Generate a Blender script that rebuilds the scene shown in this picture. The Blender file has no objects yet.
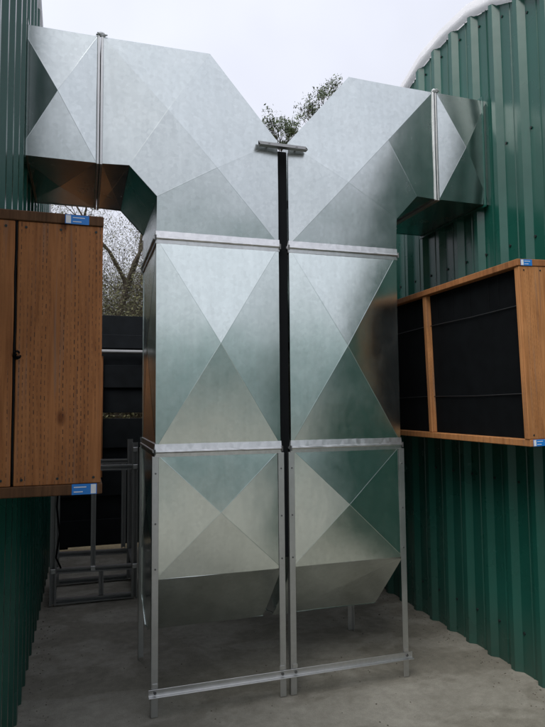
import bpy, bmesh, math, random
from mathutils import Vector, Matrix, noise

random.seed(7)
scene = bpy.context.scene
COL = scene.collection

# ------------------------------------------------------------------ camera
YAW, PITCH, ROLL = 0.3051, 0.0685, -0.0091
cam_d = bpy.data.cameras.new('camera')
cam = bpy.data.objects.new('camera', cam_d); COL.objects.link(cam)
cyw, syw, cpt, spt = math.cos(YAW), math.sin(YAW), math.cos(PITCH), math.sin(PITCH)
fwd = Vector((syw * cpt, cyw * cpt, spt)); rgt = Vector((cyw, -syw, 0)); upv = rgt.cross(fwd)
r2 = rgt * math.cos(ROLL) + upv * math.sin(ROLL)
u2 = -rgt * math.sin(ROLL) + upv * math.cos(ROLL)
m3 = Matrix((r2, u2, -fwd)).transposed()
cam.matrix_world = Matrix.Translation((-0.3937, -3.4727, 1.7121)) @ m3.to_4x4()
cam_d.sensor_fit = 'VERTICAL'; cam_d.sensor_height = 24.0; cam_d.lens = 24.0 * 600.93 / 727.0
cam_d.clip_start = 0.05; cam_d.clip_end = 2000
scene.camera = cam

# ------------------------------------------------------------------ sky, sun, exposure
world = bpy.data.worlds.new('World'); scene.world = world; world.use_nodes = True
SUN_EL, SUN_AZ = math.radians(50), math.radians(232)      # azimuth from +Y, clockwise
wn, wl = world.node_tree.nodes, world.node_tree.links
wn.clear()
sky = wn.new('ShaderNodeTexSky'); sky.sky_type = 'NISHITA'; sky.sun_disc = False
sky.sun_elevation = SUN_EL; sky.sun_rotation = SUN_AZ; sky.air_density = 1.0; sky.dust_density = 4.0; sky.ozone_density = 1.0
hs = wn.new('ShaderNodeHueSaturation'); hs.inputs['Saturation'].default_value = 0.22
mixs = wn.new('ShaderNodeMix'); mixs.data_type = 'RGBA'; mixs.inputs['Factor'].default_value = 0.58
mixs.inputs['B'].default_value = (7.4, 7.65, 8.75, 1)      # even cloud cover over the clear-sky model
tcw = wn.new('ShaderNodeTexCoord')
cln = wn.new('ShaderNodeTexNoise'); cln.inputs['Scale'].default_value = 1.6; cln.inputs['Detail'].default_value = 4
clr = wn.new('ShaderNodeMapRange'); clr.inputs['From Min'].default_value = 0.3; clr.inputs['From Max'].default_value = 0.7
clr.inputs['To Min'].default_value = 0.80; clr.inputs['To Max'].default_value = 1.12
clm = wn.new('ShaderNodeMix'); clm.data_type = 'RGBA'; clm.blend_type = 'MULTIPLY'; clm.inputs['Factor'].default_value = 1
sep = wn.new('ShaderNodeSeparateXYZ'); wl.new(tcw.outputs['Generated'], sep.inputs[0])
ov = wn.new('ShaderNodeMapRange'); ov.inputs['From Min'].default_value = 0; ov.inputs['From Max'].default_value = 1     # overcast law, zenith over horizon
ov.inputs['To Min'].default_value = 0.80; ov.inputs['To Max'].default_value = 1.45
wl.new(sep.outputs['Z'], ov.inputs['Value'])
ovm = wn.new('ShaderNodeMix'); ovm.data_type = 'RGBA'; ovm.blend_type = 'MULTIPLY'; ovm.inputs['Factor'].default_value = 1
bg = wn.new('ShaderNodeBackground'); bg.inputs['Strength'].default_value = 0.114
wo = wn.new('ShaderNodeOutputWorld')
wl.new(sky.outputs[0], hs.inputs['Color']); wl.new(hs.outputs[0], mixs.inputs['A'])
wl.new(tcw.outputs['Generated'], cln.inputs['Vector']); wl.new(cln.outputs['Fac'], clr.inputs['Value'])
wl.new(mixs.outputs['Result'], ovm.inputs['A']); wl.new(ov.outputs[0], ovm.inputs['B']); wl.new(ovm.outputs['Result'], clm.inputs['A']); wl.new(clr.outputs[0], clm.inputs['B'])
wl.new(clm.outputs['Result'], bg.inputs['Color']); wl.new(bg.outputs[0], wo.inputs['Surface'])

sun_d = bpy.data.lights.new('sun', 'SUN'); sun_d.energy = 1.5; sun_d.angle = math.radians(45); sun_d.color = (1.0, 0.97, 0.92)
sun = bpy.data.objects.new('sun', sun_d); COL.objects.link(sun)
sdir = Vector((math.sin(SUN_AZ) * math.cos(SUN_EL), math.cos(SUN_AZ) * math.cos(SUN_EL), math.sin(SUN_EL)))
sun.rotation_euler = sdir.to_track_quat('Z', 'Y').to_euler()
scene.view_settings.view_transform = 'Standard'; scene.view_settings.look = 'None'
scene.view_settings.exposure = 0.27; scene.view_settings.gamma = 1.0
scene.view_settings.use_curve_mapping = False
scene.cycles.max_bounces = 10; scene.cycles.glossy_bounces = 6; scene.cycles.diffuse_bounces = 5

# ------------------------------------------------------------------ helpers
def link(o, parent=None):
    COL.objects.link(o)
    if parent is not None: o.parent = parent
    return o
def tag(o, label=None, cat=None, group=None, kind=None):
    if label: o['label'] = label
    if cat: o['category'] = cat
    if group: o['group'] = group
    if kind: o['kind'] = kind
    return o
def empty(name, loc=(0, 0, 0)):
    o = bpy.data.objects.new(name, None); o.location = loc; o.empty_display_size = 0.1
    return link(o)
def mesh_obj(name, verts, faces, mat, parent=None, smooth=False, mats=None, midx=None):
    me = bpy.data.meshes.new(name); me.from_pydata([tuple(v) for v in verts], [], faces)
    for m in (mats or [mat]): me.materials.append(m)
    if midx: me.polygons.foreach_set('material_index', midx)
    if smooth: me.polygons.foreach_set('use_smooth', [True] * len(me.polygons))
    me.update()
    o = bpy.data.objects.new(name, me)
    link(o, parent)
    if parent is not None and parent.location.length > 0:
        o.matrix_parent_inverse = Matrix.Translation(-root_loc(parent))
    return o
def root_loc(o):
    l = Vector((0, 0, 0))
    while o is not None:
        l += o.location; o = o.parent
    return l

class MB:
    """collects simple solids into one mesh"""
    def __init__(s): s.v = []; s.f = []
    def add(s, vs, fs):
        b = len(s.v); s.v += [Vector(v) for v in vs]; s.f += [tuple(i + b for i in f) for f in fs]
    def box(s, x0, x1, y0, y1, z0, z1):
        s.add([(x0, y0, z0), (x1, y0, z0), (x1, y1, z0), (x0, y1, z0), (x0, y0, z1), (x1, y0, z1), (x1, y1, z1), (x0, y1, z1)],
              [(0, 3, 2, 1), (4, 5, 6, 7), (0, 1, 5, 4), (1, 2, 6, 5), (2, 3, 7, 6), (3, 0, 4, 7)])
    def tube(s, pts, rad, n=8, cap=True):
        rings = []; b = len(s.v)
        pts = [Vector(p) for p in pts]
        for i, p in enumerate(pts):
            d = (pts[min(i + 1, len(pts) - 1)] - pts[max(i - 1, 0)]).normalized()
            a = d.orthogonal().normalized(); c = d.cross(a)
            r = rad[i] if isinstance(rad, (list, tuple)) else rad
            for k in range(n):
                t = 2 * math.pi * k / n
                s.v.append(p + a * (r * math.cos(t)) + c * (r * math.sin(t)))
        for i in range(len(pts) - 1):
            for k in range(n):
                s.f.append((b + i * n + k, b + i * n + (k + 1) % n, b + (i + 1) * n + (k + 1) % n, b + (i + 1) * n + k))
        if cap:
            s.f.append(tuple(b + k for k in range(n))[::-1]); s.f.append(tuple(b + (len(pts) - 1) * n + k for k in range(n)))
    def prism(s, poly, axis, a0, a1):
        """extrude a 2D polygon along axis 'x','y' or 'z'"""
        n = len(poly)
        def P(q, a): return (a, q[0], q[1]) if axis == 'x' else ((q[0], a, q[1]) if axis == 'y' else (q[0], q[1], a))
        s.add([P(q, a0) for q in poly] + [P(q, a1) for q in poly],
              [tuple(range(n))[::-1], tuple(range(n, 2 * n))] + [(i, (i + 1) % n, n + (i + 1) % n, n + i) for i in range(n)])
    def build(s, name, mat, parent=None, bevel=0, smooth=False):
        o = mesh_obj(name, s.v, s.f, mat, parent, smooth)
        bm = bmesh.new(); bm.from_mesh(o.data); bmesh.ops.recalc_face_normals(bm, faces=bm.faces)
        if bevel: bmesh.ops.bevel(bm, geom=bm.edges[:], offset=bevel, segments=1, affect='EDGES', clamp_overlap=True)
        bm.to_mesh(o.data); bm.free()
        return o

def board(name, x0, x1, y0, y1, z0, z1, mat, parent, bev=.003):
    m = MB(); m.box(x0, x1, y0, y1, z0, z1); return m.build(name, mat, parent, bev)

# ------------------------------------------------------------------ materials
class NT:
    def __init__(s, name):
        s.m = bpy.data.materials.new(name); s.m.use_nodes = True
        s.n, s.l = s.m.node_tree.nodes, s.m.node_tree.links
        s.b = s.n['Principled BSDF']; s.tc = s.n.new('ShaderNodeTexCoord')
    def new(s, t, **kw):
        x = s.n.new(t)
        for k, v in kw.items(): setattr(x, k, v)
        return x
    def set(s, node, **kw):
        for k, v in kw.items(): node.inputs[k.replace('_', ' ')].default_value = v
        return node
    def mapping(s, scale=(1, 1, 1), out='Object', loc=(0, 0, 0)):
        m = s.new('ShaderNodeMapping'); m.inputs['Scale'].default_value = scale; m.inputs['Location'].default_value = loc
        s.l.new(s.tc.outputs[out], m.inputs['Vector']); return m.outputs[0]
    def noise(s, vec, scale, detail=4, rough=.55, dist=0):
        x = s.new('ShaderNodeTexNoise'); s.set(x, Scale=scale, Detail=detail, Roughness=rough, Distortion=dist)
        s.l.new(vec, x.inputs['Vector']); return x.outputs['Fac']
    def ramp(s, fac, stops, interp='LINEAR'):
        x = s.new('ShaderNodeValToRGB'); x.color_ramp.interpolation = interp
        e = x.color_ramp.elements
        while len(e) < len(stops): e.new(.5)
        for q, (p, c) in zip(e, stops): q.position = p; q.color = (c if len(c) == 4 else (*c, 1)) if hasattr(c, '__len__') else (c, c, c, 1)
        s.l.new(fac, x.inputs['Fac']); return x.outputs['Color']
    def mix(s, a, b, fac, blend='MIX'):
        x = s.new('ShaderNodeMix', data_type='RGBA', blend_type=blend)
        for key, v in (('A', a), ('B', b), ('Factor', fac)):
            i = x.inputs[key] if key == 'Factor' else [q for q in x.inputs if q.name == key and q.type == 'RGBA'][0]
            if isinstance(v, bpy.types.NodeSocket): s.l.new(v, i)
            else: i.default_value = v if key == 'Factor' else (*v, 1) if len(v) == 3 else v
        return [q for q in x.outputs if q.type == 'RGBA'][0]
    def math(s, op, a, b=0.0, c=0.0):
        x = s.new('ShaderNodeMath', operation=op)
        for i, v in enumerate((a, b, c)):
            if isinstance(v, bpy.types.NodeSocket): s.l.new(v, x.inputs[i])
            else: x.inputs[i].default_value = v
        return x.outputs[0]
    def bump(s, h, strength=.3, dist=.01, normal=None):
        x = s.new('ShaderNodeBump'); s.set(x, Strength=strength, Distance=dist); s.l.new(h, x.inputs['Height'])
        if normal is not None: s.l.new(normal, x.inputs['Normal'])
        return x.outputs[0]
    def out(s, col=None, rough=None, metal=None, normal=None, **kw):
        for key, v in (('Base Color', col), ('Roughness', rough), ('Metallic', metal), ('Normal', normal)):
            if v is None: continue
            if isinstance(v, bpy.types.NodeSocket): s.l.new(v, s.b.inputs[key])
            else: s.b.inputs[key].default_value = (*v, 1) if hasattr(v, '__len__') and len(v) == 3 else v
        for k, v in kw.items(): s.b.inputs[k.replace('_', ' ')].default_value = v
        return s.m

def galvanised(name, base=.62, rough=.34, tint=(0.97, 1.0, 1.0), spangle=.05):
    t = NT(name); v = t.mapping()
    vo = t.new('ShaderNodeTexVoronoi'); t.set(vo, Scale=48.0, Randomness=1.0); t.l.new(v, vo.inputs['Vector'])
    vs = t.mapping((1.0, 1.0, .12))
    streak = t.noise(vs, 26, 4, .6)
    cloud = t.noise(v, 3.2, 5, .62, .6)
    smear = t.noise(t.mapping((1, 1, .5), loc=(3, 1, 7)), 9, 6, .7, 1.2)
    lo = tuple(base * (1 - spangle) * k for k in tint); hi = tuple(base * (1 + spangle) * k for k in tint)
    c1 = t.ramp(vo.outputs['Color'], [(0, lo), (1, hi)])
    c2 = t.mix(c1, t.ramp(cloud, [(.3, (.91, .92, .92)), (.7, (1, 1, 1))]), 1.0, 'MULTIPLY')
    c3 = t.mix(c2, t.ramp(streak, [(.35, (.93, .93, .93)), (.65, (1, 1, 1))]), .8, 'MULTIPLY')
    c4 = t.mix(c3, t.ramp(smear, [(.62, (1, 1, 1)), (.74, (.9, .9, .89))]), .6, 'MULTIPLY')
    r = t.math('ADD', t.math('MULTIPLY', cloud, .14), rough - .07)
    r = t.math('ADD', r, t.math('MULTIPLY', t.math('SUBTRACT', smear, .5), .16))
    b = t.bump(t.noise(v, 4.5, 2, .5), .06, .02)
    b = t.bump(t.noise(v, 60, 3, .6), .015, .002, b)
    return t.out(c4, r, 1.0, b)
M = {}
M['galv'] = galvanised('galvanised_sheet', .82, .20, (.925, 1.0, .965))
M['frost'] = galvanised('frosted_galvanised_sheet',   .66, .24, (.94, 1.0, .985), .06)
M['flange'] = galvanised('bright_flange_steel', .70, .36, (1, 1, 1), .08)
M['angle'] = galvanised('angle_iron_zinc', .60, .42, (1, 1, .99), .04)
M['oldgalv'] = galvanised('dull_strut_zinc', .34, .5, (1, 1, 1), .04)

def simple(name, col, rough=.5, metal=0, var=.15, scale=8, bump=.0):
    t = NT(name); v = t.mapping(); n = t.noise(v, scale, 5, .6)
    c = t.ramp(n, [(.25, tuple(x * (1 - var) for x in col)), (.75, tuple(min(1, x * (1 + var)) for x in col))])
    nb = t.bump(t.noise(v, scale * 4, 4), bump, .005) if bump else None
    return t.out(c, rough, metal, nb)
def painted_metal():
    t = NT('green_painted_steel'); v = t.mapping()
    n = t.noise(v, 1.4, 5, .6); st = t.noise(t.mapping((1, 7, .35)), 3, 5, .65)
    c = t.ramp(n, [(.3, (.007, .064, .047)), (.7, (.010, .084, .063))])
    c = t.mix(c, t.ramp(st, [(.55, (1, 1, 1)), (.8, (1.5, 1.35, 1.35))]), .6, 'MULTIPLY')
    low = t.new('ShaderNodeSeparateXYZ'); t.l.new(t.tc.outputs['Object'], low.inputs[0])
    dirt = t.math('MULTIPLY', t.math('SUBTRACT', .45, low.outputs['Z']), t.noise(v, 9, 5, .7))
    dirt = t.math('MAXIMUM', t.math('MULTIPLY', dirt, 1.3), 0.0)
    c = t.mix(c, (.07, .072, .06), dirt)
    r = t.math('ADD', t.math('MULTIPLY', n, .14), .20)
    return t.out(c, r, 0.0, t.bump(t.noise(v, 2.6, 3), .10, .03), Specular_IOR_Level=.5, Coat_Weight=.0, Coat_Roughness=.12, Coat_IOR=1.6)
M['green'] = painted_metal()
def film():
    t = NT('greenhouse_film'); v = t.mapping()
    c = t.ramp(t.noise(v, 3, 4), [(.3, (.78, .79, .81)), (.7, (.86, .86, .88))])
    d = t.new('ShaderNodeBsdfDiffuse'); tr = t.new('ShaderNodeBsdfTranslucent'); mx = t.new('ShaderNodeMixShader'); mx.inputs[0].default_value = .5
    nb = t.bump(t.noise(v, 7, 3), .2, .02)
    for q in (d, tr): t.l.new(c, q.inputs['Color']); t.l.new(nb, q.inputs['Normal'])
    t.l.new(d.outputs[0], mx.inputs[1]); t.l.new(tr.outputs[0], mx.inputs[2])
    t.l.new(mx.outputs[0], t.n['Material Output'].inputs['Surface'])
    return t.m
M['film'] = film()
M['far_film'] = simple('weathered_greenhouse_film', (.24, .33, .31), .5, 0, .15, .6)
def lumber(name, dark, mid, light, incise=.85):
    t = NT(name); v = t.mapping(); sx = t.new('ShaderNodeSeparateXYZ'); t.l.new(t.tc.outputs['Object'], sx.inputs[0])
    g = t.noise(t.mapping((14, 14, .9)), 3.2, 6, .62, .8)
    g2 = t.noise(t.mapping((60, 60, 2.2)), 2.0, 4, .6)
    c = t.ramp(g, [(.28, dark), (.5, mid), (.74, light)])
    c = t.mix(c, t.ramp(g2, [(.3, (.82, .8, .78)), (.7, (1.06, 1.05, 1.04))]), .8, 'MULTIPLY')
    c = t.mix(c, t.ramp(t.noise(v, 2.3, 4, .6), [(.35, (.78, .76, .74)), (.65, (1.08, 1.06, 1.04))]), .8, 'MULTIPLY')
    kn = t.new('ShaderNodeTexVoronoi'); t.set(kn, Scale=1.0); t.l.new(t.mapping((5.1, 5.1, 2.6), loc=(.3, .2, .37)), kn.inputs['Vector'])
    c = t.mix(c, t.ramp(kn.outputs['Distance'], [(.04, (.30, .22, .18)), (.10, (1, 1, 1))]), .85, 'MULTIPLY')
    if incise:
        h = t.math('ADD', sx.outputs['X'], sx.outputs['Y'])
        row = t.math('DIVIDE', h, .0125)
        fr = t.math('FRACT', row); ri = t.math('FLOOR', row)
        h = t.math('ADD', h, t.math('MULTIPLY', t.noise(t.mapping((1, 1, 3)), 2.0, 2), .006)); row = t.math('DIVIDE', h, .0125); fr = t.math('FRACT', row); ri = t.math('FLOOR', row)
        off = t.math('FRACT', t.math('MULTIPLY', t.math('SINE', t.math('MULTIPLY', ri, 12.9)), 43.7))
        zz = t.math('FRACT', t.math('ADD', t.math('DIVIDE', sx.outputs['Z'], .028), off))
        m1 = t.math('LESS_THAN', fr, .25); m2 = t.math('LESS_THAN', zz, .6)
        band = t.noise(t.mapping((12, 12, .35), loc=(2, 5, 1)), 2.2, 4)
        pres = t.ramp(band, [(.42, 0), (.58, 1)])
        c = t.mix(c, (.17, .135, .115), t.math('MULTIPLY', t.ramp(t.noise(t.mapping((30, 30, .8), loc=(7, 5, 1)), 2.2, 4), [(.56, 0), (.72, 1)]), .55))
        mk = t.math('MULTIPLY', t.math('MULTIPLY', m1, m2), pres)
        mk = t.math('MULTIPLY', mk, t.ramp(t.noise(t.mapping((1, 1, .6)), 55, 3, .7), [(.40, .15), (.58, 1)]))
        c = t.mix(c, (.025, .02, .02), t.math('MULTIPLY', mk, incise))
    return t.out(c, .72, 0, t.bump(g, .25, .004), Specular_IOR_Level=.25)
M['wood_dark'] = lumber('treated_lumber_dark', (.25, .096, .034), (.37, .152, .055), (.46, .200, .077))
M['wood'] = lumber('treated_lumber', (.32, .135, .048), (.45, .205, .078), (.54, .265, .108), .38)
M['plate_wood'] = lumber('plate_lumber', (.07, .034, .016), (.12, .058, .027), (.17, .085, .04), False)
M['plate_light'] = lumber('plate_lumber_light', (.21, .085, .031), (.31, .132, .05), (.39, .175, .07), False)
M['screen'] = simple('black_screen', (.004, .005, .006), .85, 0, .3, 12); M['screen'].node_tree.nodes['Principled BSDF'].inputs['Specular IOR Level'].default_value = .08
M['wire'] = simple('dull_wire', (.014, .015, .017), .6, .2, .2)
M['black'] = simple('black_rubber', (.005, .006, .007), .8); M['black'].node_tree.nodes['Principled BSDF'].inputs['Specular IOR Level'].default_value = .15
M['tag_blue'] = simple('blue_print', (.015, .20, .62), .45, 0, .05)
M['tag_white'] = simple('white_print', (.75, .76, .78), .5, 0, .03)
M['sealant'] = simple('white_sealant', (.72, .74, .76), .55, 0, .1, 30)
M['fence'] = simple('dark_fence_board', (.008, .010, .012), .75, 0, .35, 6, .2); M['fence'].node_tree.nodes['Principled BSDF'].inputs['Specular IOR Level'].default_value = .15
M['bolt'] = simple('bolt_steel', (.16, .16, .16), .45, .8, .2)
M['screw'] = simple('screw_head', (.02, .03, .03), .5, .3, .2)
M['grit'] = simple('grit', (.10, .085, .065), .9, 0, .5, 3)
M['bark'] = simple('mossy_bark', (.055, .044, .032), .9, 0, .4, 14, .4)
M['twig'] = simple('twig_bark', (.060, .048, .033), .9, 0, .35, 5)
def leafmat(name, a, b):
    t = NT(name); oi = t.noise(t.mapping(), 6, 3)
    c = t.ramp(oi, [(.3, a), (.7, b)])
    return t.out(c, .6, 0, None, Transmission_Weight=0.0, Subsurface_Weight=0.0)
M['leaf'] = leafmat('young_leaf', (.035, .060, .018), (.080, .115, .036))
M['bud'] = leafmat('bud_leaf', (.070, .074, .024), (.120, .115, .040))
def concrete():
    t = NT('stained_concrete'); v = t.mapping()
    c = t.ramp(t.noise(v, 1.1, 8, .62, .3), [(.3, (.265, .250, .212)), (.7, (.385, .366, .318))])
    c = t.mix(c, t.ramp(t.noise(v, 14, 8, .75), [(.32, (.74, .74, .72)), (.68, (1.14, 1.14, 1.13))]), .85, 'MULTIPLY')
    c = t.mix(c, t.ramp(t.noise(v, 170, 4, .7), [(.3, (.74, .74, .74)), (.7, (1.16, 1.16, 1.16))]), .8, 'MULTIPLY')
    st = t.noise(t.mapping((1, 1.5, 1), loc=(4.2, 1.3, 0)), 1.7, 6, .6, .7)
    c = t.mix(c, t.ramp(st, [(.45, (.62, .61, .58)), (.55, (1, 1, 1))]), .65, 'MULTIPLY')
    wet = t.noise(t.mapping((.7, 1, 1), loc=(1.7, 9.3, 0)), 2.6, 5, .55, .3)
    c = t.mix(c, t.ramp(wet, [(.58, (1, 1, 1)), (.68, (.70, .70, .70))]), .6, 'MULTIPLY')
    sp = t.new('ShaderNodeTexVoronoi'); t.set(sp, Scale=13.0); t.l.new(v, sp.inputs['Vector'])
    c = t.mix(c, t.ramp(sp.outputs['Distance'], [(.05, (.45, .43, .4)), (.09, (1, 1, 1))]), .6, 'MULTIPLY')
    r = t.math('SUBTRACT', .82, t.math('MULTIPLY', wet, .25))
    return t.out(c, r, 0, t.bump(t.noise(v, 60, 6, .7), .25, .004), Specular_IOR_Level=.3)
M['concrete'] = concrete()
def earth():
    t = NT('dry_grass_ground'); v = t.mapping()
    c = t.ramp(t.noise(v, .5, 8, .65), [(.3, (.20, .155, .085)), (.7, (.34, .27, .15))])
    c = t.mix(c, t.ramp(t.noise(v, 16, 6, .7), [(.3, (.7, .7, .7)), (.7, (1.15, 1.15, 1.1))]), .8, 'MULTIPLY')
    return t.out(c, .9, 0, t.bump(t.noise(v, 30, 5), .6, .03))
M['earth'] = earth()

# ------------------------------------------------------------------ ground
mb = MB(); mb.add([(-600, -600, -.05), (600, -600, -.05), (600, 600, -.05), (-600, 600, -.05)], [(0, 1, 2, 3)])
tag(mb.build('ground', M['earth']), kind='structure')
mb = MB(); mb.box(-9, 11, -16, 4.12, -.12, 0)
tag(mb.build('concrete_slab', M['concrete']), kind='structure')

# ------------------------------------------------------------------ greenhouses
ARCH = [(0, 4.56), (.3, 4.54), (.6, 4.45), (.95, 4.27), (1.4, 3.98), (2.0, 3.55), (2.6, 3.0), (3.2, 2.3), (3.65, 1.5), (3.93, .7), (4.0, .05)]
HALF = 4.0
YC = .45
def arch_z(y):
    d = abs(y - YC)
    for (a, za), (b, zb) in zip(ARCH, ARCH[1:]):
        if d <= b: return za + (zb - za) * (d - a) / (b - a)
    return 0.05
PITCHR = .24
RIB = [(-.12, 0), (-.056, 0), (-.022, .038), (.016, .038), (.036, 0), (.081, 0), (.085, .006), (.092, .006), (.096, 0), (.12, 0)]
def greenhouse(name, xw, s, label, rib0):
    """gable wall on plane x = xw, ribs standing out towards s (-1 or +1)"""
    root = empty(name, (xw, YC, 0))
    tag(root, label, 'greenhouse', 'hoop greenhouses with green metal gable')
    k0 = math.floor((YC - HALF - rib0) / PITCHR); nrib = 34; per = 4
    for a in range(0, nrib, per):
        vs = []; fs = []
        ys = []
        for k in range(a, min(a + per, nrib)):
            yc = rib0 + (k0 + k) * PITCHR
            for i, (dy, h) in enumerate(RIB):
                if i == len(RIB) - 1 and k != min(a + per, nrib) - 1: continue
                ys.append((yc + dy, h))
        ys.append((ys[-1][0] + .014, 0))
        lap = .0018 * ((a // per) % 2)
        jz = random.uniform(-.008, .008)
        for y, h in ys:
            yy = min(max(y, YC - HALF + .01), YC + HALF - .01)
            zt = max(arch_z(yy) + jz, .06)
            x = xw + s * (h + lap) + random.uniform(-.0008, .0008)
            for q in range(5): vs.append((x + s * .0015 * math.sin(q * 2.1 + y * 3), y if abs(y - YC) < HALF else yy, -.02 + (zt + .02) * q / 4))
        n = len(ys)
        for i in range(n - 1):
            for q in range(4): fs.append((i * 5 + q, (i + 1) * 5 + q, (i + 1) * 5 + q + 1, i * 5 + q + 1))
        mesh_obj('cladding_sheet', vs, fs, M['green'], root)
    # screws, in rows following the girts and along the arch
    sc = MB()
    for k in range(nrib):
        yc = rib0 + (k0 + k) * PITCHR
        for zz in [.25, 1.2, 2.75, 3.45, arch_z(yc - .07) - .09]:
            y = yc - .075 + random.uniform(-.006, .006)
            if zz > arch_z(y) - .05: continue
            sc.tube([(xw, y, zz), (xw + s * .010, y, zz)], .009, 6)
    tag(sc.build('cladding_screws', M['screw'], root), kind='stuff')
    # poly film over the hoops, with its edge roll round the gable
    pts = [(YC + d, z) for d, z in ARCH][::-1] + [(YC - d, z) for d, z in ARCH[1:]]
    dense = []
    for (y0, z0), (y1, z1) in zip(pts, pts[1:]):
        for q in range(4): dense.append((y0 + (y1 - y0) * q / 4, z0 + (z1 - z0) * q / 4))
    dense.append(pts[-1])
    vs = []; fs = []
    xs = [xw + s * .045, xw + s * .03, xw - s * 1.5, xw - s * 3, xw - s * 4.5, xw - s * 6.0]
    for i, x in enumerate(xs):
        for (y, z) in dense:
            c = Vector((y - YC, z - 1.4)); c.normalize()
            o = (.085 if i == 0 else .10) + .012 * noise.noise(Vector((x * 1.3, y * 3, z * 3)))
            vs.append((x, y + c.x * o, max(z + c.y * o, 0.0)))
    n = len(dense)
    for i in range(len(xs) - 1):
        for j in range(n - 1): fs.append((i * n + j, i * n + j + 1, (i + 1) * n + j + 1, (i + 1) * n + j))
    mesh_obj('film_cover', vs, fs, M['film'], root, True)
    er = MB()
    er.tube([(xw + s * .02, y + (y - YC) * .012, max(z + .028, .03)) for y, z in dense], [.030 + .006 * noise.noise(Vector((y * 6, z * 6, 1))) for y, z in dense], 8)
    er.build('film_edge_roll', M['film'], root, smooth=True)
    return root
greenhouse('greenhouse', 2.30, -1, 'green ribbed metal greenhouse gable with curved white film edge behind the open black screened box', -.37)
greenhouse('greenhouse', -.755, 1, 'dark green ribbed greenhouse gable at the left edge behind the closed board box', -.30)

def far_greenhouse():
    y0, R, Hh = -15.5, 3.6, 4.7
    root = empty('greenhouse', (1, y0 - R, -.05)); tag(root, 'long film covered greenhouse across the yard, mirrored in the duct panels', 'greenhouse')
    vs = []; fs = []; nx, na = 24, 20
    for i in range(nx + 1):
        for a in range(na + 1):
            t = math.pi * a / na; x = -19 + 40 * i / nx
            k = 1 + (.012 if i % 2 else 0)
            vs.append((x, y0 - R - R * math.cos(t) * k, -.05 + Hh * math.sin(t) ** .8 * k))
    for i in range(nx):
        for a in range(na): fs.append((i * (na + 1) + a, (i + 1) * (na + 1) + a, (i + 1) * (na + 1) + a + 1, i * (na + 1) + a + 1))
    mesh_obj('film_cover', vs, fs, M['far_film'], root, True)
    for e in (0, nx):
        base = e * (na + 1); mesh_obj('end_wall', [Vector(v) for v in vs[base:base + na + 1]], [tuple(range(na + 1))], M['green'], root)
far_greenhouse()

# ------------------------------------------------------------------ sheet metal ducts
W, DEP = .746, .82
Z_BOT, Z_MID, Z_TOP = .741, 1.455, 2.69
def panel(name, P, faces, frame, parent, mat, n=8, amp=.0040, ret=.012, seed=0):
    """creased sheet: P 2D points with height, faces = patches (lists of point index); each patch smooth, creases sharp"""
    o, u, v, nn = [Vector(x) for x in frame]
    verts = []; fcs = []
    edges = {}
    for fc in faces:
        for a, b in zip(fc, fc[1:] + fc[:1]): edges[tuple(sorted((a, b)))] = edges.get(tuple(sorted((a, b))), 0) + 1
    sd = Vector((seed * 3.7, seed * 1.9, seed * 5.3))
    def pos(p):
        q = o + u * p[0] + v * p[1]
        w = noise.noise(Vector((p[0] * 2.6, p[1] * 2.6, 0)) + sd) * amp + noise.noise(Vector((p[0] * 7, p[1] * 7, 4)) + sd) * amp * .22
        return q + nn * (p[2] + w)
    for fc in faces:
        loc = {}
        def vid(p):
            k = (round(p[0], 5), round(p[1], 5))
            if k not in loc: loc[k] = len(verts); verts.append(pos(p))
            return loc[k]
        tris = [(fc[0], fc[i], fc[i + 1]) for i in range(1, len(fc) - 1)]
        for t in tris:
            A, B, C = [Vector(P[i]) for i in t]
            g = lambda i, j: vid(A + (B - A) * (i / n) + (C - A) * (j / n))
            for i in range(n):
                for j in range(n - i):
                    fcs.append((g(i, j), g(i + 1, j), g(i, j + 1)))
                    if i + j < n - 1: fcs.append((g(i + 1, j), g(i + 1, j + 1), g(i, j + 1)))
    for (a, b), c in edges.items():
        if c > 1:
            A, B = Vector(P[a]), Vector(P[b]); d2 = (B - A); d2.z = 0; d2.normalize(); sd2 = Vector((-d2.y, d2.x, 0)) * .0032; base = len(verts)
            for i in range(n + 1):
                q = A + (B - A) * (i / n); w = u * sd2.x + v * sd2.y; c0 = pos(q)
                verts += [c0 - w - nn * .0006, c0 + nn * .0008, c0 + w - nn * .0006]
            for i in range(n):
                k = base + 3 * i
                fcs += [(k, k + 1, k + 4, k + 3), (k + 1, k + 2, k + 5, k + 4)]
            continue
        A, B = Vector(P[a]), Vector(P[b]); base = len(verts)
        for i in range(n + 1):
            q = pos(A + (B - A) * (i / n)); verts.append(q); verts.append(q - nn * ret)
        for i in range(n): fcs.append((base + 2 * i, base + 2 * i + 2, base + 2 * i + 3, base + 2 * i + 1))
    ob = mesh_obj(name, verts, fcs, mat, parent, True)
    return ob
def xpanel(name, w, h, frame, parent, A=.020, mat=None, seed=0, cx=.5, cy=.5, n=7):
    P = [(0, 0, 0), (w, 0, 0), (w, h, 0), (0, h, 0), (w * cx, h * cy, A)]
    return panel(name, P, [[0, 1, 4], [1, 2, 4], [2, 3, 4], [3, 0, 4]], frame, parent, mat or M['galv'], n=n, seed=seed)

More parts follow.
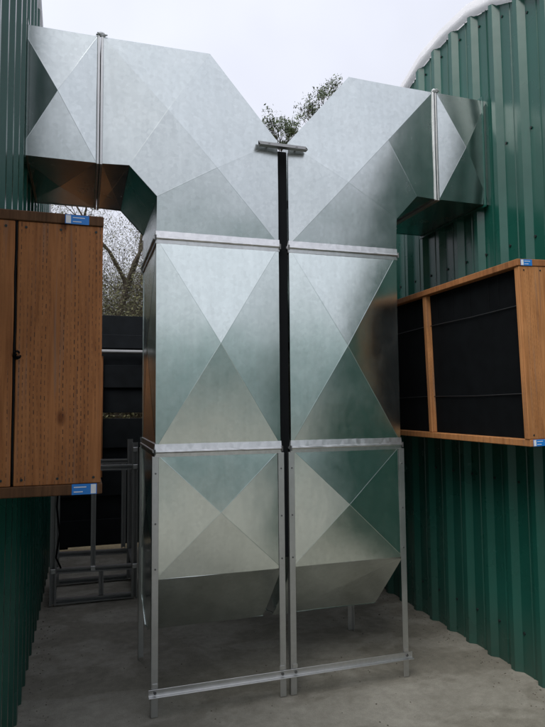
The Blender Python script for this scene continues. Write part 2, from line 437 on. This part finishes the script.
def zig_band(mb, p0, p1, out, up, n=22, seed=0, k=1.0):
    """seam band: crimped triangular facets above, a folded ridge, a flat lip below"""
    p0, p1, out, up = Vector(p0), Vector(p1), Vector(out), Vector(up)
    rnd = random.Random(seed)
    prof = [(-.004, .042), (.004, .041), (.009, .008), (.015, .005), (.0165, -.003), (.013, -.009), (.006, -.011), (.005, -.032), (-.004, -.034)]
    N = n + 1; vs = []; fs = []
    for r, (o, z) in enumerate(prof):
        for i in range(N):
            b = p0.lerp(p1, i / n)
            j = 0
            if r == 1: j = (.0004 if i % 2 else -.0004) * rnd.uniform(.2, 1.2)
            elif r in (2, 3, 4, 5): j = rnd.uniform(-.0005, .0005)
            vs.append(b + out * (o * k + j) + up * (z + rnd.uniform(-.0008, .0008)))
    for r in range(len(prof) - 1):
        for i in range(n):
            a, b, c, d = r * N + i, r * N + i + 1, (r + 1) * N + i + 1, (r + 1) * N + i
            if r == 1: fs += [(a, b, d), (b, c, d)] if i % 2 else [(a, b, c), (a, c, d)]
            else: fs.append((a, b, c, d))
    fs.append(tuple(r * N for r in range(len(prof)))); fs.append(tuple(r * N + n for r in range(len(prof)))[::-1])
    mb.add(vs, fs)

def duct(x_of, mirror, label, seed, xw):
    """x_of(u): local u (0..W from the wall side to the centre side) to world X"""
    sg = -1 if mirror else 1
    ud = Vector((sg, 0, 0))
    root = empty('sheet_metal_duct', (x_of(W / 2), DEP / 2, 0))
    tag(root, label, 'duct', 'galvanised ducts on angle iron legs')
    X = x_of
    zv = Vector((0, 0, 1)); yv = Vector((0, 1, 0)); fr = Vector((0, -1, 0))
    e = .004
    def section(name, z0, z1, A, sd):
        h = z1 - z0
        f = xpanel(name, W, h, ((X(0), 0, z0), ud, zv, fr), root, A, seed=sd)
        f.name = name
        xpanel('side_panel', DEP - 2 * e, h, ((X(e), e, z0), yv, zv, -ud), f, .014, seed=sd + 1)
        xpanel('side_panel', DEP - 2 * e, h, ((X(W - e), e, z0), yv, zv, ud), f, .010, seed=sd + 2)
        xpanel('back_panel', W, h, ((X(0), DEP, z0), ud, zv, -fr), f, .014, seed=sd + 3)
        return f
    section('upper_riser', Z_MID + .012, Z_TOP - .002, .036, seed)
    lo = section('lower_riser', Z_BOT, Z_MID - .012, .022, seed + 10)
    # hopper bottom: slopes back and down, then a short rise to the back
    prof = [(0, Z_BOT), (.40, .335), (.56, .30), (DEP, .41)]
    hop = None
    for i, ((y0, z0), (y1, z1)) in enumerate(zip(prof, prof[1:])):
        d = Vector((0, y1 - y0, z1 - z0)); L = d.length; d.normalize()
        nn = ud.cross(d) if not mirror else d.cross(ud); nn = -nn if nn.z > 0 else nn
        o = xpanel('hopper_bottom' if i == 0 else 'bottom_panel', W, L, ((X(0), y0 + (.001 if i == 0 else 0), z0), ud, d, nn), root if i == 0 else hop, .012 if i == 0 else .004, seed=seed + 20 + i)
        if i == 0: hop = o
    for uu in (e, W - e):
        mesh_obj('hopper_side', [(X(uu), .002, Z_BOT - .001)] + [(X(uu), y, z) for y, z in prof[1:]] + [(X(uu), DEP, Z_BOT)], [(0, 1, 2, 3, 4)], M['galv'], hop)
    mesh_obj('hopper_back', [(X(0), DEP, .41), (X(W), DEP, .41), (X(W), DEP, Z_BOT), (X(0), DEP, Z_BOT)], [(0, 1, 2, 3)], M['galv'], hop)
    # elbow
    Z0 = Z_TOP + .012
    UB = -.308; ZB, ZT = 3.093, 3.842
    A_, B_, C_, D_, E_, F_, G_, H_ = (0, Z0), (W, Z0), (W, 3.355), (W - .428, 3.852), (UB, ZT), (UB, ZB), (-.158, ZB), (0, 2.925)
    def isect(p, q, r, s_):
        d1 = (q[0] - p[0], q[1] - p[1]); d2 = (s_[0] - r[0], s_[1] - r[1])
        den = d1[0] * d2[1] - d1[1] * d2[0]; t = ((r[0] - p[0]) * d2[1] - (r[1] - p[1]) * d2[0]) / den
        return (p[0] + d1[0] * t, p[1] + d1[1] * t)
    x1 = isect(E_, B_, D_, G_); x2 = isect(E_, B_, C_, H_); hh = .040
    base = [A_, B_, C_, D_, E_, F_, G_, H_, x1, x2]
    hts = [0, 0, 0, 0, 0, 0, .42 * hh, .50 * hh, hh, hh]
    P = [(p[0], p[1], h) for p, h in zip(base, hts)]
    fcs = [[4, 3, 8], [8, 3, 2, 9], [2, 1, 9], [9, 1, 0, 7], [7, 6, 8, 9], [6, 5, 4, 8]]
    el = panel('elbow', P, fcs, ((X(0), 0, 0), ud, zv, fr), root, M['frost'], seed=seed + 30, amp=.005)
    panel('back_panel', P, fcs, ((X(0), DEP, 0), ud, zv, -fr), el, M['frost'], seed=seed + 31)
    ring = [('top_panel', E_, D_), ('outer_slope_panel', D_, C_), ('outer_side_panel', C_, B_), ('under_panel', F_, G_), ('inner_slope_panel', G_, H_), ('inner_side_panel', H_, A_)]
    for k, (nm, a, b) in enumerate(ring):
        d = Vector((b[0] - a[0], b[1] - a[1])); L = d.length; d.normalize()
        d3 = ud * d.x + zv * d.y
        n2 = Vector((d.y, -d.x)) if k >= 3 else Vector((-d.y, d.x))
        n3 = ud * n2.x + zv * n2.y
        if k >= 3: n3 = ud * (-abs(n2.x)) + zv * (-abs(n2.y)) if abs(n2.y) > .01 else -ud
        o3 = Vector((X(a[0]), e, a[1])) - n3 * .003
        xpanel(nm, L, DEP - 2 * e, (o3, d3, yv, n3), el, .006 if L > .3 else .003, mat=M['frost'], seed=seed + 40 + k)
    # branch into the gable
    UE = UB - .030; lenb = abs(X(UE) - xw) + .01
    bo = Vector((X(UE), 0, ZB))
    br = xpanel('branch_duct', lenb, ZT - ZB, (bo, -ud, zv, fr), root, .040, mat=M['frost'], seed=seed + 60)
    xpanel('back_panel', lenb, ZT - ZB, (bo + yv * DEP, -ud, zv, -fr), br, .012, mat=M['frost'], seed=seed + 61)
    xpanel('under_panel', lenb, DEP - 2 * e, (bo + yv * e + zv * .003, -ud, yv, -zv), br, .016, mat=M['frost'], seed=seed + 62)
    xpanel('top_panel', lenb, DEP - 2 * e, (bo + yv * e + zv * (ZT - ZB - .003), -ud, yv, zv), br, .012, mat=M['frost'], seed=seed + 63)
    # flanges round the riser
    for zf, sd in ((Z_TOP - .004, 5), (Z_MID - .002, 9)):
        xa, xb = sorted((X(0), X(W))); fo = None
        for q, (p0, p1, od) in enumerate((((xa - .004, 0, zf), (xb + .004, 0, zf), (0, -1, 0)), ((xa, .004, zf), (xa, DEP - .004, zf), (-1, 0, 0)),
                                          ((xb, .004, zf), (xb, DEP - .004, zf), (1, 0, 0)), ((xa - .012, DEP, zf), (xb + .012, DEP, zf), (0, 1, 0)))):
            fl = MB(); zig_band(fl, p0, p1, od, (0, 0, 1), 26, seed + sd + q)
            o = fl.build('flange' if q == 0 else 'flange_bar', M['flange'], root if q == 0 else fo)
            if q == 0: fo = o
        for xx in (xa - .006, xb + .006):
            bt = MB(); bt.tube([(xx, -.018, zf - .020), (xx, -.018, zf + .012)], .005, 6); bt.build('corner_bolt', M['bolt'], fo)
    # flange between elbow and branch
    ua, ub_ = sorted((X(UB + .001), X(UE - .001)))
    fo = None; um = (ua + ub_) / 2
    for (y0, y1, z0, z1) in ((-.009, .004, ZB - .009, ZT + .010), (DEP - .004, DEP + .009, ZB - .009, ZT + .010), (.0045, DEP - .0045, ZB - .009, ZB + .002), (.0045, DEP - .0045, ZT - .002, ZT + .010)):
        for (xa, xb) in ((ua, um - .002), (um + .002, ub_)):
            fl = MB(); fl.box(xa, xb, y0, y1, z0, z1)
            o = fl.build('branch_flange' if fo is None else 'flange_bar', M['angle'], root if fo is None else fo, .0015)
            if fo is None: fo = o
    sl = bmesh.new(); bmesh.ops.create_icosphere(sl, subdivisions=3, radius=1)
    for vv in sl.verts:
        k = 1 + .8 * noise.noise(vv.co * 2.8 + Vector((seed, 0, 0)))
        vv.co = Vector((vv.co.x * .026 * k + (ua + ub_) / 2 + .006, vv.co.y * .016 * k - .004, vv.co.z * .011 * k + ZT + .011))
    me = bpy.data.meshes.new('sealant_blob'); sl.to_mesh(me); sl.free(); me.materials.append(M['sealant'])
    me.polygons.foreach_set('use_smooth', [True] * len(me.polygons))
    so = link(bpy.data.objects.new('sealant_blob', me), fo)
    # collar screwed to the gable
    xa, xb = sorted((xw + sg * .036, xw + sg * .040))
    for (y0, y1, z0, z1) in ((-.026, -.004, ZB - .02, ZT + .02), (DEP + .004, DEP + .026, ZB - .02, ZT + .02), (-.0038, DEP + .0038, ZT + .004, ZT + .02), (-.0038, DEP + .0038, ZB - .02, ZB - .004)):
        cl = MB(); cl.box(xa, xb, y0, y1, z0, z1); cl.build('wall_collar', M['green'], br)
    # legs: angle iron, four
    for uu, s_ in ((0, -1), (W, 1)):
        for yy, back in ((0, 0), (DEP, 1)):
            if back and uu == W: continue        # the inner back corners hang on the outer frame
            l = MB(); x = X(uu); so_ = s_ * sg; t = .0045; wd = .038; ztop = Z_MID - .030
            xo = x + so_ * .020; xi = xo - so_ * wd
            yo = -.0075 if not back else DEP + .0075; yi = yo + (wd if not back else -wd); yt = yo + (t if not back else -t)
            poly = [(xo, yo), (xi, yo), (xi, yt), (xo - so_ * t, yt), (xo - so_ * t, yi), (xo, yi)]
            l.prism(poly, 'z', 0.004, ztop)
            lo_ = l.build('leg', M['angle'], root, .0012)
            for zz in (.80, 1.05, 1.33):
                b = MB(); b.tube([(x, yo - (.004 if not back else -.004), zz), (x, yo, zz)], .0055, 6); b.build('bolt', M['bolt'], lo_)
    return root
duct(lambda u: u, False, 'left galvanised duct with elbow running into the left gable above the closed board box', 3, -.755 + .004)
duct(lambda u: 1.560 - u, True, 'right galvanised duct with elbow running into the right gable beside the open screened box', 71, 2.30 - .004)

# rail tying the four front feet
mb = MB()
mb.prism([(-.0125, .118), (-.0125, .156), (-.017, .156), (-.017, .1225), (-.040, .1225), (-.040, .118)], 'x', -.035, 1.600)
ro = mb.build('tie_rail', M['angle'], None, .001)
tag(ro, 'low galvanised angle rail bolted across the four front duct legs', 'rail')
for xx in (0, .739, .821, 1.56):
    b = MB(); b.tube([(xx, -.017, .140), (xx, -.025, .140)], .009, 6); b.build('bolt', M['bolt'], ro)
    b = MB(); b.box(xx - .014, xx + .014, -.0125, -.0085, .158, .182); b.build('clip', M['flange'], ro)
# bracket tying the two elbows
mb = MB(); mb.prism([(-.034, 3.292), (-.034, 3.329), (-.030, 3.329), (-.030, 3.296), (-.072, 3.296), (-.072, 3.292)], 'x', .612, .922)
mb.add([], [])
bo = mb.build('tie_bracket', M['oldgalv'], None, .001)
tag(bo, 'short dull angle bracket bridging the two elbows near their tops', 'bracket')
for xx in (.68, .86):
    b = MB(); b.tube([(xx, -.034, 3.312), (xx, -.041, 3.312)], .008, 6); b.build('bolt', M['bolt'], bo)
    b = MB(); b.tube([(xx, -.004, 3.312), (xx, -.030, 3.312)], .005, 6); b.build('stud', M['bolt'], bo)

# black strip added to keep the slot between the ducts dark
vs = MB()
vs.box(.7505, .8095, .014, .030, .80, 3.30); fs_ = vs.build('added_slot_strip', M['black'], None, .004)
tag(fs_, 'black filler strip added to darken the narrow slot between the two ducts', 'filler strip')
for zz in (1.05, 2.05, 2.95):
    c = MB(); c.box(.7515, .8085, .032, .060, zz, zz + .05); c.build('spacer', M['black'], fs_)
# unseen roof added behind the ducts to keep the ground there dark
lr = empty('added_shade_roof', (1.3, 2.5, 2.55)); tag(lr, 'unseen dark sheet roof added to shade the ground behind the two ducts', 'roof')
x = .42
while x < 2.2:
    m = MB(); m.prism([(x, 2.56), (x + .05, 2.585), (x + .10, 2.56), (x + .30, 2.56), (x + .30, 2.557), (x + .099, 2.557), (x + .05, 2.582), (x + .001, 2.557)], 'y', 1.0, 4.14)
    m.build('shade_roof_sheet', M['fence'], lr); x += .301
for yy in (1.1, 2.5, 3.95): board('shade_roof_rafter', .42, 2.26, yy, yy + .045, 2.44, 2.553, M['fence'], lr)

# ------------------------------------------------------------------ wooden boxes on the gables
def deck_screws(parent, xs, y, zs_):
    for x in xs:
        for z in zs_:
            c = MB(); c.tube([(x, y, z), (x, y - .0022, z)], .0048, 8); c.build('screw', M['screw'], parent)
def lumber_tag(parent, x0, x1, y, z0, z1, white_first):
    t = MB(); t.box(x0, x1, y - .0012, y, z0, z1); to = t.build('lumber_tag', M['tag_blue'], parent)
    w = (x1 - x0); h = z1 - z0
    a = (x0 + w * .03, x0 + w * .24) if white_first else (x1 - w * .24, x1 - w * .03)
    t = MB(); t.box(a[0], a[1], y - .0018, y - .0012, z0 + h * .06, z1 - h * .06); t.build('white_square', M['tag_white'], to)
    b0 = x0 + w * (.32 if white_first else .08)
    for q, (l, zz) in enumerate(((.50, .66), (.36, .22))):
        t = MB(); t.box(b0, b0 + w * l, y - .0018, y - .0012, z0 + h * zz, z0 + h * (zz + .09)); t.build('print_line', M['tag_white'], to)
P38 = .038
def left_box():
    x0, x1 = -.720, -.330; y0, y1 = -1.15, 1.20; z0, z1 = 1.392, 2.428
    r = empty('screened_box', (x0, (y0 + y1) / 2, z0))
    tag(r, 'closed end of brown incised board box on the left gable, with blue tags', 'wooden box', 'wooden boxes on the gables')
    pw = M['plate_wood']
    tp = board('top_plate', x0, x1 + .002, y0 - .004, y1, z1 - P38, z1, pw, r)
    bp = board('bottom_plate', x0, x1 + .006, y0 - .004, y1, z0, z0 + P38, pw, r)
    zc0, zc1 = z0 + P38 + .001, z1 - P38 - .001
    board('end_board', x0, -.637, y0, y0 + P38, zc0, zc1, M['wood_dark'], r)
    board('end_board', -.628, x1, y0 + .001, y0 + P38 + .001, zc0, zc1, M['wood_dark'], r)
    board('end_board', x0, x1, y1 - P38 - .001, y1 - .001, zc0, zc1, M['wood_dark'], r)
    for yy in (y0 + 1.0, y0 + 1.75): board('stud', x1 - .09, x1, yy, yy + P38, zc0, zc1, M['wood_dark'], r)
    m = MB(); m.box(x1 - .075, x1 - .070, y0 + P38 + .003, y1 - P38 - .003, zc0, zc1); m.build('black_screen', M['screen'], r)
    m = MB(); m.box(x0, x0 + .004, y0 + P38 + .003, y1 - P38 - .003, zc0, zc1); m.build('backing', M['black'], r)
    # black cord down the joint with a knot
    rnd = random.Random(4); c = MB()
    pts = [(-.6325 + .0018 * math.sin(i * 1.1) + rnd.uniform(-.001, .001), y0 + .004, zc1 - i * .05) for i in range(int((zc1 - zc0) / .05) + 1)]
    c.tube(pts, .0042, 6); co = c.build('cord', M['black'], r, smooth=True)
    k = MB(); cx, cz = -.622, 1.905
    for q in range(3):
        k.tube([(cx + (.007 + .003 * q) * math.cos(t * .7 + q), y0 - .006 - .006 * math.sin(t + q), cz + (.008 + .002 * q) * math.sin(t * .7 + q) - .004 * q) for t in range(7)], .0036, 6)
    k.build('knot', M['black'], co, smooth=True)
    deck_screws(r, (-.60, -.48, -.355), y0 + .001, (zc0 + .022, zc1 - .022)); deck_screws(r, (-.668,), y0, (zc0 + .022, zc1 - .022))
    lumber_tag(tp, -.466, -.381, y0 - .004, z1 - P38 + .001, z1 + .003 - .006, True)
    lumber_tag(bp, -.430, -.343, y0 - .004, z0 + .001, z0 + P38 + .001, False)
left_box()
def right_box():
    x0, x1 = 1.890, 2.255; y0, y1 = -.785, 1.60; z0, z1 = 1.484, 2.508
    r = empty('screened_box', (x1, (y0 + y1) / 2, z0)); r.rotation_euler.y = math.radians(-1.7)
    tag(r, 'open orange brown lumber box with black screens on the right gable', 'wooden box', 'wooden boxes on the gables')
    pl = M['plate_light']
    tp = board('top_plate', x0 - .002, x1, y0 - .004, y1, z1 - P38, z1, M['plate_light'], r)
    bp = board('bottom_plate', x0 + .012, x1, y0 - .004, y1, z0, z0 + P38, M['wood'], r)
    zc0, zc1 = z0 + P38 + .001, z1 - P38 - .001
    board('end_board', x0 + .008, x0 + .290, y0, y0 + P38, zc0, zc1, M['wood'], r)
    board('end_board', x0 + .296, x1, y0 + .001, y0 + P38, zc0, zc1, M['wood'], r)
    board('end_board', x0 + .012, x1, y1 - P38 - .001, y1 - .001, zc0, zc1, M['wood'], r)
    for yy in (.165, 1.0): board('stud', x0 + .012, x0 + .10, yy, yy + P38, zc0, zc1, M['wood'], r)
    bounds = [(y0 + P38 + .002, .164), (.204, .999), (1.039, y1 - P38 - .003)]
    for a, b in bounds:
        vs = []; fs = []; n = 16; h = 10
        for i in range(n + 1):
            for j in range(h + 1):
                y = a + (b - a) * i / n; z = zc0 + (zc1 - zc0) * j / h
                edge = min(i, n - i, j, h - j) > 0
                vs.append((x0 + .050 + (.006 * noise.noise(Vector((y * 5, z * 5, 2))) if edge else 0), y, z))
        for i in range(n):
            for j in range(h): fs.append((i * (h + 1) + j, (i + 1) * (h + 1) + j, (i + 1) * (h + 1) + j + 1, i * (h + 1) + j + 1))
        s = mesh_obj('black_screen', vs, fs, M['screen'], r, True)
        for zz in (1.765, 2.255):
            w = MB(); w.tube([(x0 + .042, a, zz + .006), (x0 + .040, (a + b) / 2, zz), (x0 + .042, b, zz + .004)], .0028, 5); w.build('wire', M['wire'], s)
        k = int((b - a) / .085)
        for i in range(1, k):
            if random.random() < .35: continue
            yy = a + (b - a) * i / k
            w = MB(); w.tube([(x0 + .043, yy, zc1 - .005), (x0 + .043, yy, zc1 - (.16 + .05 * random.random()))], .0012, 4); w.build('pleat', M['black'], s)
    m = MB(); m.box(x1 - .004, x1, y0 + P38 + .003, y1 - P38 - .003, zc0, zc1); m.build('backing', M['black'], r)
    deck_screws(r, (x0 + .04, x0 + .15, x0 + .26), y0, (zc0 + .022, zc1 - .022))
    lumber_tag(tp, x0 + .020, x0 + .095, y0 - .004, z1 - P38 + .001, z1 - .003, True)
    lumber_tag(bp, x0 + .030, x0 + .105, y0 - .004, z0 + .001, z0 + P38 - .001, True)
right_box()

# ------------------------------------------------------------------ strut rack behind the left duct
rk = empty('strut_rack', (-.28, 2.2, 0)); tag(rk, 'dull grey strut rack standing in the dark alley below the closed board box', 'rack')
def strut(name, p0, p1, w=.041, mat=None, parent=rk):
    p0, p1 = Vector(p0), Vector(p1); d = (p1 - p0); L = d.length; d.normalize()
    a = Vector((0, 1, 0)) if abs(d.y) < .9 else Vector((1, 0, 0)); b = d.cross(a).normalized(); a = b.cross(d)
    m = MB(); h = w / 2; t = .004
    prof = [(-h, -h), (h, -h), (h, h), (h * .45, h), (h * .45, h - t), (h - t, h - t), (h - t, -h + t), (-h + t, -h + t), (-h + t, h - t), (-h * .45, h - t), (-h * .45, h), (-h, h)]
    n = len(prof); vs = [p0 + a * -q[1] + b * q[0] for q in prof] + [p1 + a * -q[1] + b * q[0] for q in prof]
    fs = [(i, (i + 1) % n, n + (i + 1) % n, n + i) for i in range(n)] + [tuple(range(n))[::-1], tuple(range(n, 2 * n))]
    m.add(vs, fs); return m.build(name, mat or M['oldgalv'], parent)
for y in (2.15, 2.75):
    strut('post', (-.625, y, .01), (-.625, y, 1.55), .055)
    strut('post', (.060, y, .01), (.060, y, 1.38), .05)
    strut('rail', (-.597, y, .018 + .02), (.034, y, .012 + .02), .045)
    strut('rail', (-.597, y, .297), (.034, y, .281), .045)
    strut('rail', (-.597, y, 1.172), (.034, y, 1.162), .045)
strut('upright', (-.296, 2.15, .318), (-.296, 2.15, 1.14)); strut('upright', (-.225, 2.15, .062), (-.225, 2.15, .27))
strut('upright', (.0, 2.75, .318), (.0, 2.75, 1.14))
for z in (.15, .29): strut('cross_rail', (-.625, 2.18, z), (-.625, 2.72, z), .04); strut('cross_rail', (.06, 2.18, z), (.06, 2.72, z), .04)
for (x, z) in ((.06, 1.165), (.06, .29), (-.296, .30), (-.625, .30), (.06, 1.32)):
    b = MB(); b.box(x - .02, x + .02, 2.112, 2.121, z - .02, z + .02); b.build('fitting_plate', M['angle'], rk, .002)
cb = MB(); cb.tube([(-.59, 2.10, 1.35), (-.585, 2.09, 1.1), (-.60, 2.09, .85), (-.575, 2.09, .62), (-.60, 2.09, .42), (-.56, 2.09, .33)], .008, 6)
cb.build('cable', M['black'], rk, smooth=True)

# ------------------------------------------------------------------ fence behind
fx = empty('board_fence', (1, 4.25, 0)); tag(fx, 'dark horizontal board fence with a galvanised rail across the back of the alley', 'fence')
zs = [(.035, .345), (.335, .635), (.625, .925), (.915, 1.21), (1.20, 1.56), (1.63, 1.95), (1.94, 2.22), (2.21, 2.44), (2.43, 2.60), (2.59, 2.845)]
for i, (a, b) in enumerate(zs):
    yb = 4.212 + .034 * (i % 2)
    board('fence_board', -.70, 2.25, yb, yb + .030, a, b, M['fence'], fx, .004)
for x in (-.6, .8, 2.2): board('fence_post', x - .05, x + .05, 4.280, 4.37, .0, 2.86, M['fence'], fx, .004)
board('added_brown_sheet', -.69, -.165, 4.19, 4.208, .85, 2.33, M['plate_light'], fx)  # unseen brown sheet, added for the branch underside to reflect
m = MB(); m.tube([(-.70, 4.16, 2.385), (2.25, 4.16, 2.38)], .026, 10); m.build('pipe_rail', M['oldgalv'], fx, smooth=False)

# ------------------------------------------------------------------ trees and brush beyond the fence
def branch(mb, tips, p, d, L, r, lev, rnd, bend=.25, split=(2, 3), shrink=.72):
    n = 4; pts = [p]; rad = [r]; q = p.copy(); dd = d.copy()
    for i in range(n):
        dd = (dd + Vector((rnd.gauss(0, bend), rnd.gauss(0, bend), rnd.gauss(.03, bend * .7))) * .5).normalized()
        q = q + dd * (L / n); pts.append(q.copy()); rad.append(r * (1 - .38 * (i + 1) / n))
        if lev <= 3 and i >= 1 and rnd.random() < .6:
            s = (dd + Vector((rnd.gauss(0, .7), rnd.gauss(0, .7), rnd.gauss(.15, .5)))).normalized()
            if lev > 0: branch(mb, tips, q.copy(), s, L * .55, r * .42, lev - 1, rnd, bend * 1.1, split, shrink)
    mb.tube(pts, rad, 6 if r > .03 else (4 if r > .008 else 3), False)
    tips.append((q.copy(), dd.copy(), lev))
    if lev > 0:
        for _ in range(rnd.randint(*split)):
            s = (dd + Vector((rnd.gauss(0, .45), rnd.gauss(0, .45), rnd.gauss(.1, .35)))).normalized()
            branch(mb, tips, q.copy(), s, L * shrink * rnd.uniform(.75, 1.1), r * .58, lev - 1, rnd, bend * 1.1, split, shrink)
def leaf_cluster(vs, fs, c, R, n, size, rnd, flat=.7):
    for _ in range(n):
        v = Vector((rnd.gauss(0, 1), rnd.gauss(0, 1), rnd.gauss(0, flat))) * (R * .5)
        p = c + v; a = Vector((rnd.gauss(0, 1), rnd.gauss(0, 1), rnd.gauss(0, 1))).normalized(); b = a.orthogonal().normalized()
        s = size * rnd.uniform(.6, 1.35); k = len(vs)
        vs += [p - a * s, p + b * s * .45, p + a * s, p - b * s * .45]; fs.append((k, k + 1, k + 2, k + 3))
def bare_tree(loc, H, r, lev, seed, label, buds, name='bare_tree', lean=(0, 0, 1), first=.30, size=.016):
    rnd = random.Random(seed); root = empty(name, loc); tag(root, label, 'tree', 'trees beyond the fence')
    L0 = H * first; p0 = Vector(loc); tips = []
    tr = MB(); d = Vector(lean).normalized(); pts = [p0 + d * (L0 * i / 5) + Vector((rnd.gauss(0, .02), rnd.gauss(0, .02), 0)) * i for i in range(6)]
    tr.tube(pts, [r * (1.25 - .45 * i / 5) for i in range(6)], 10, False)
    cr = MB(); top = pts[-1]
    for k in range(4):
        a = k * 1.7 + rnd.random(); s = Vector((math.cos(a) * .32, math.sin(a) * .32, 1)).normalized()
        branch(tr if k < 0 else cr, tips, top - d * (.05 * k), s, H * .24, r * .5, lev, rnd, .42, (2, 3), .70)
    tr.build('trunk', M['bark'], root, smooth=True)
    vs, fs = list(cr.v), list(cr.f); nb = len(fs)
    for (q, dd, lv) in tips:
        if lv <= 1 and rnd.random() < buds: leaf_cluster(vs, fs, q, .18, 9, size, rnd)
    mesh_obj('crown', vs, fs, None, root, False, [M['twig'], M['bud']], [0] * nb + [1] * (len(fs) - nb))
    return root
bare_tree((.22, 8.0, -.05), 6.2, .075, 5, 11, 'bare mossy tree with forked trunk seen over the fence beside the left duct', .5, lean=(.02, 0, 1), first=.66)
bare_tree((1.35, 9.6, -.05), 5.0, .065, 5, 23, 'thin bare tree half hidden behind the left duct, right of the forked trunk', .5, first=.45)
bare_tree((-.75, 10.2, -.05), 5.2, .065, 5, 37, 'thin bare tree left of the forked trunk, seen above the closed board box', .5, first=.4)
# leafy tree whose top shows in the notch between the elbows
def leafy_tree():
    rnd = random.Random(5); base = Vector((4.6, 9.0, -.05)); root = empty('leafy_tree', base)
    tag(root, 'leafy green tree top showing in the notch between the two elbows', 'tree', 'trees beyond the fence')
    tr = MB(); pts = [base + Vector((.03 * math.sin(i), .03 * math.cos(i * 1.3), 5.2 * i / 8)) for i in range(9)]
    tr.tube(pts, [.20 - .012 * i for i in range(9)], 10, False); tr.build('trunk', M['bark'], root, smooth=True)
    cr = MB(); top = pts[-1]
    tips = [(3.56, 9.0, 8.02), (3.74, 9.1, 7.93), (3.93, 8.9, 7.82), (4.14, 9.05, 8.02), (4.44, 9.0, 8.44), (4.62, 9.2, 8.60), (4.80, 8.9, 8.76), (5.02, 9.0, 9.05), (5.22, 9.2, 8.85), (4.9, 9.3, 8.4),
            (4.3, 9.2, 7.7), (3.85, 8.8, 7.55), (5.5, 9.0, 8.3), (5.7, 8.7, 7.6), (3.6, 9.4, 7.2), (4.8, 8.6, 7.8), (5.9, 9.2, 7.0), (3.3, 8.8, 6.7), (4.5, 9.8, 7.6), (4.4, 8.2, 7.0), (5.2, 9.9, 7.9)]
    vs = []; fs = []
    for i, t in enumerate(tips):
        t = Vector(t); mid = top.lerp(t, .55) + Vector((rnd.gauss(0, .12), rnd.gauss(0, .12), -.1))
        cr.tube([top - Vector((0, 0, .3 * (i % 4))), top.lerp(mid, .5) + Vector((rnd.gauss(0, .05), 0, .05)), mid, mid.lerp(t, .5) + Vector((rnd.gauss(0, .05), rnd.gauss(0, .05), 0)), t], [.06, .045, .03, .018, .006], 5, False)
        for _ in range(9):
            s = mid.lerp(t, rnd.uniform(.45, 1)); e = t + Vector((rnd.gauss(0, .10), rnd.gauss(0, .2), rnd.gauss(0, .09)))
            cr.tube([s, s.lerp(e, .5) + Vector((0, 0, .02)), e], [.008, .006, .003], 3, False)
            leaf_cluster(vs, fs, e, .15, 44, .036, rnd)
    nb = len(cr.f); off = len(cr.v)
    mesh_obj('crown', cr.v + vs, cr.f + [tuple(k + off for k in f) for f in fs], None, root, False, [M['twig'], M['leaf']], [0] * nb + [1] * len(fs))
leafy_tree()
# brush: tangled shrubs beyond the fence, one mass
rnd = random.Random(9); br = MB(); vs = []; fs = []
for i in range(120):
    p = Vector((rnd.uniform(-1.8, 2.4), rnd.uniform(7.5, 12), -.05)); tips = []
    for k in range(3):
        a = rnd.random() * 6.28
        branch(br, tips, p, Vector((math.cos(a) * .35, math.sin(a) * .35, 1)).normalized(), rnd.uniform(1.5, 2.7), .013, 3, rnd, .60, (2, 3), .74)
    for (q, dd, lv) in tips:
        if rnd.random() < .75: leaf_cluster(vs, fs, q, .26, 10, .021, rnd)
nb = len(br.f); off = len(br.v)
tag(mesh_obj('brush', br.v + vs, br.f + [tuple(k + off for k in f) for f in fs], None, None, False, [M['twig'], M['bud']], [0] * nb + [1] * len(fs)),
    'tangled brown brush and twigs growing beyond the dark fence', 'brush', kind='stuff')

# grit and leaf crumbs swept against the walls and legs, too small to count
rnd = random.Random(21); gv = []; gf = []
for i in range(900):
    k = rnd.random()
    if k < .40: x, y = 2.24 - abs(rnd.gauss(0, .10)), rnd.uniform(-1.2, 3.5)
    elif k < .65: x, y = -.70 + abs(rnd.gauss(0, .08)), rnd.uniform(-1.0, 4.0)
    else: x, y = rnd.uniform(-.7, 2.2), rnd.uniform(-1.3, 3.8)
    s_ = rnd.uniform(.0015, .006) * (1.6 if rnd.random() < .06 else 1); b = len(gv); a = rnd.random() * 6.28
    c, n_ = math.cos(a) * s_, math.sin(a) * s_
    gv += [(x - c, y - n_, .0005), (x + n_, y - c, .0005), (x + c * 1.3, y + n_ * 1.3, .0005), (x - n_, y + c, .0005), (x, y, .0005 + s_ * .8)]
    gf += [(b, b + 1, b + 4), (b + 1, b + 2, b + 4), (b + 2, b + 3, b + 4), (b + 3, b, b + 4)]
tag(mesh_obj('grit', gv, gf, M['grit']), 'fine dark grit and crumbs scattered over the concrete', 'grit', kind='stuff')
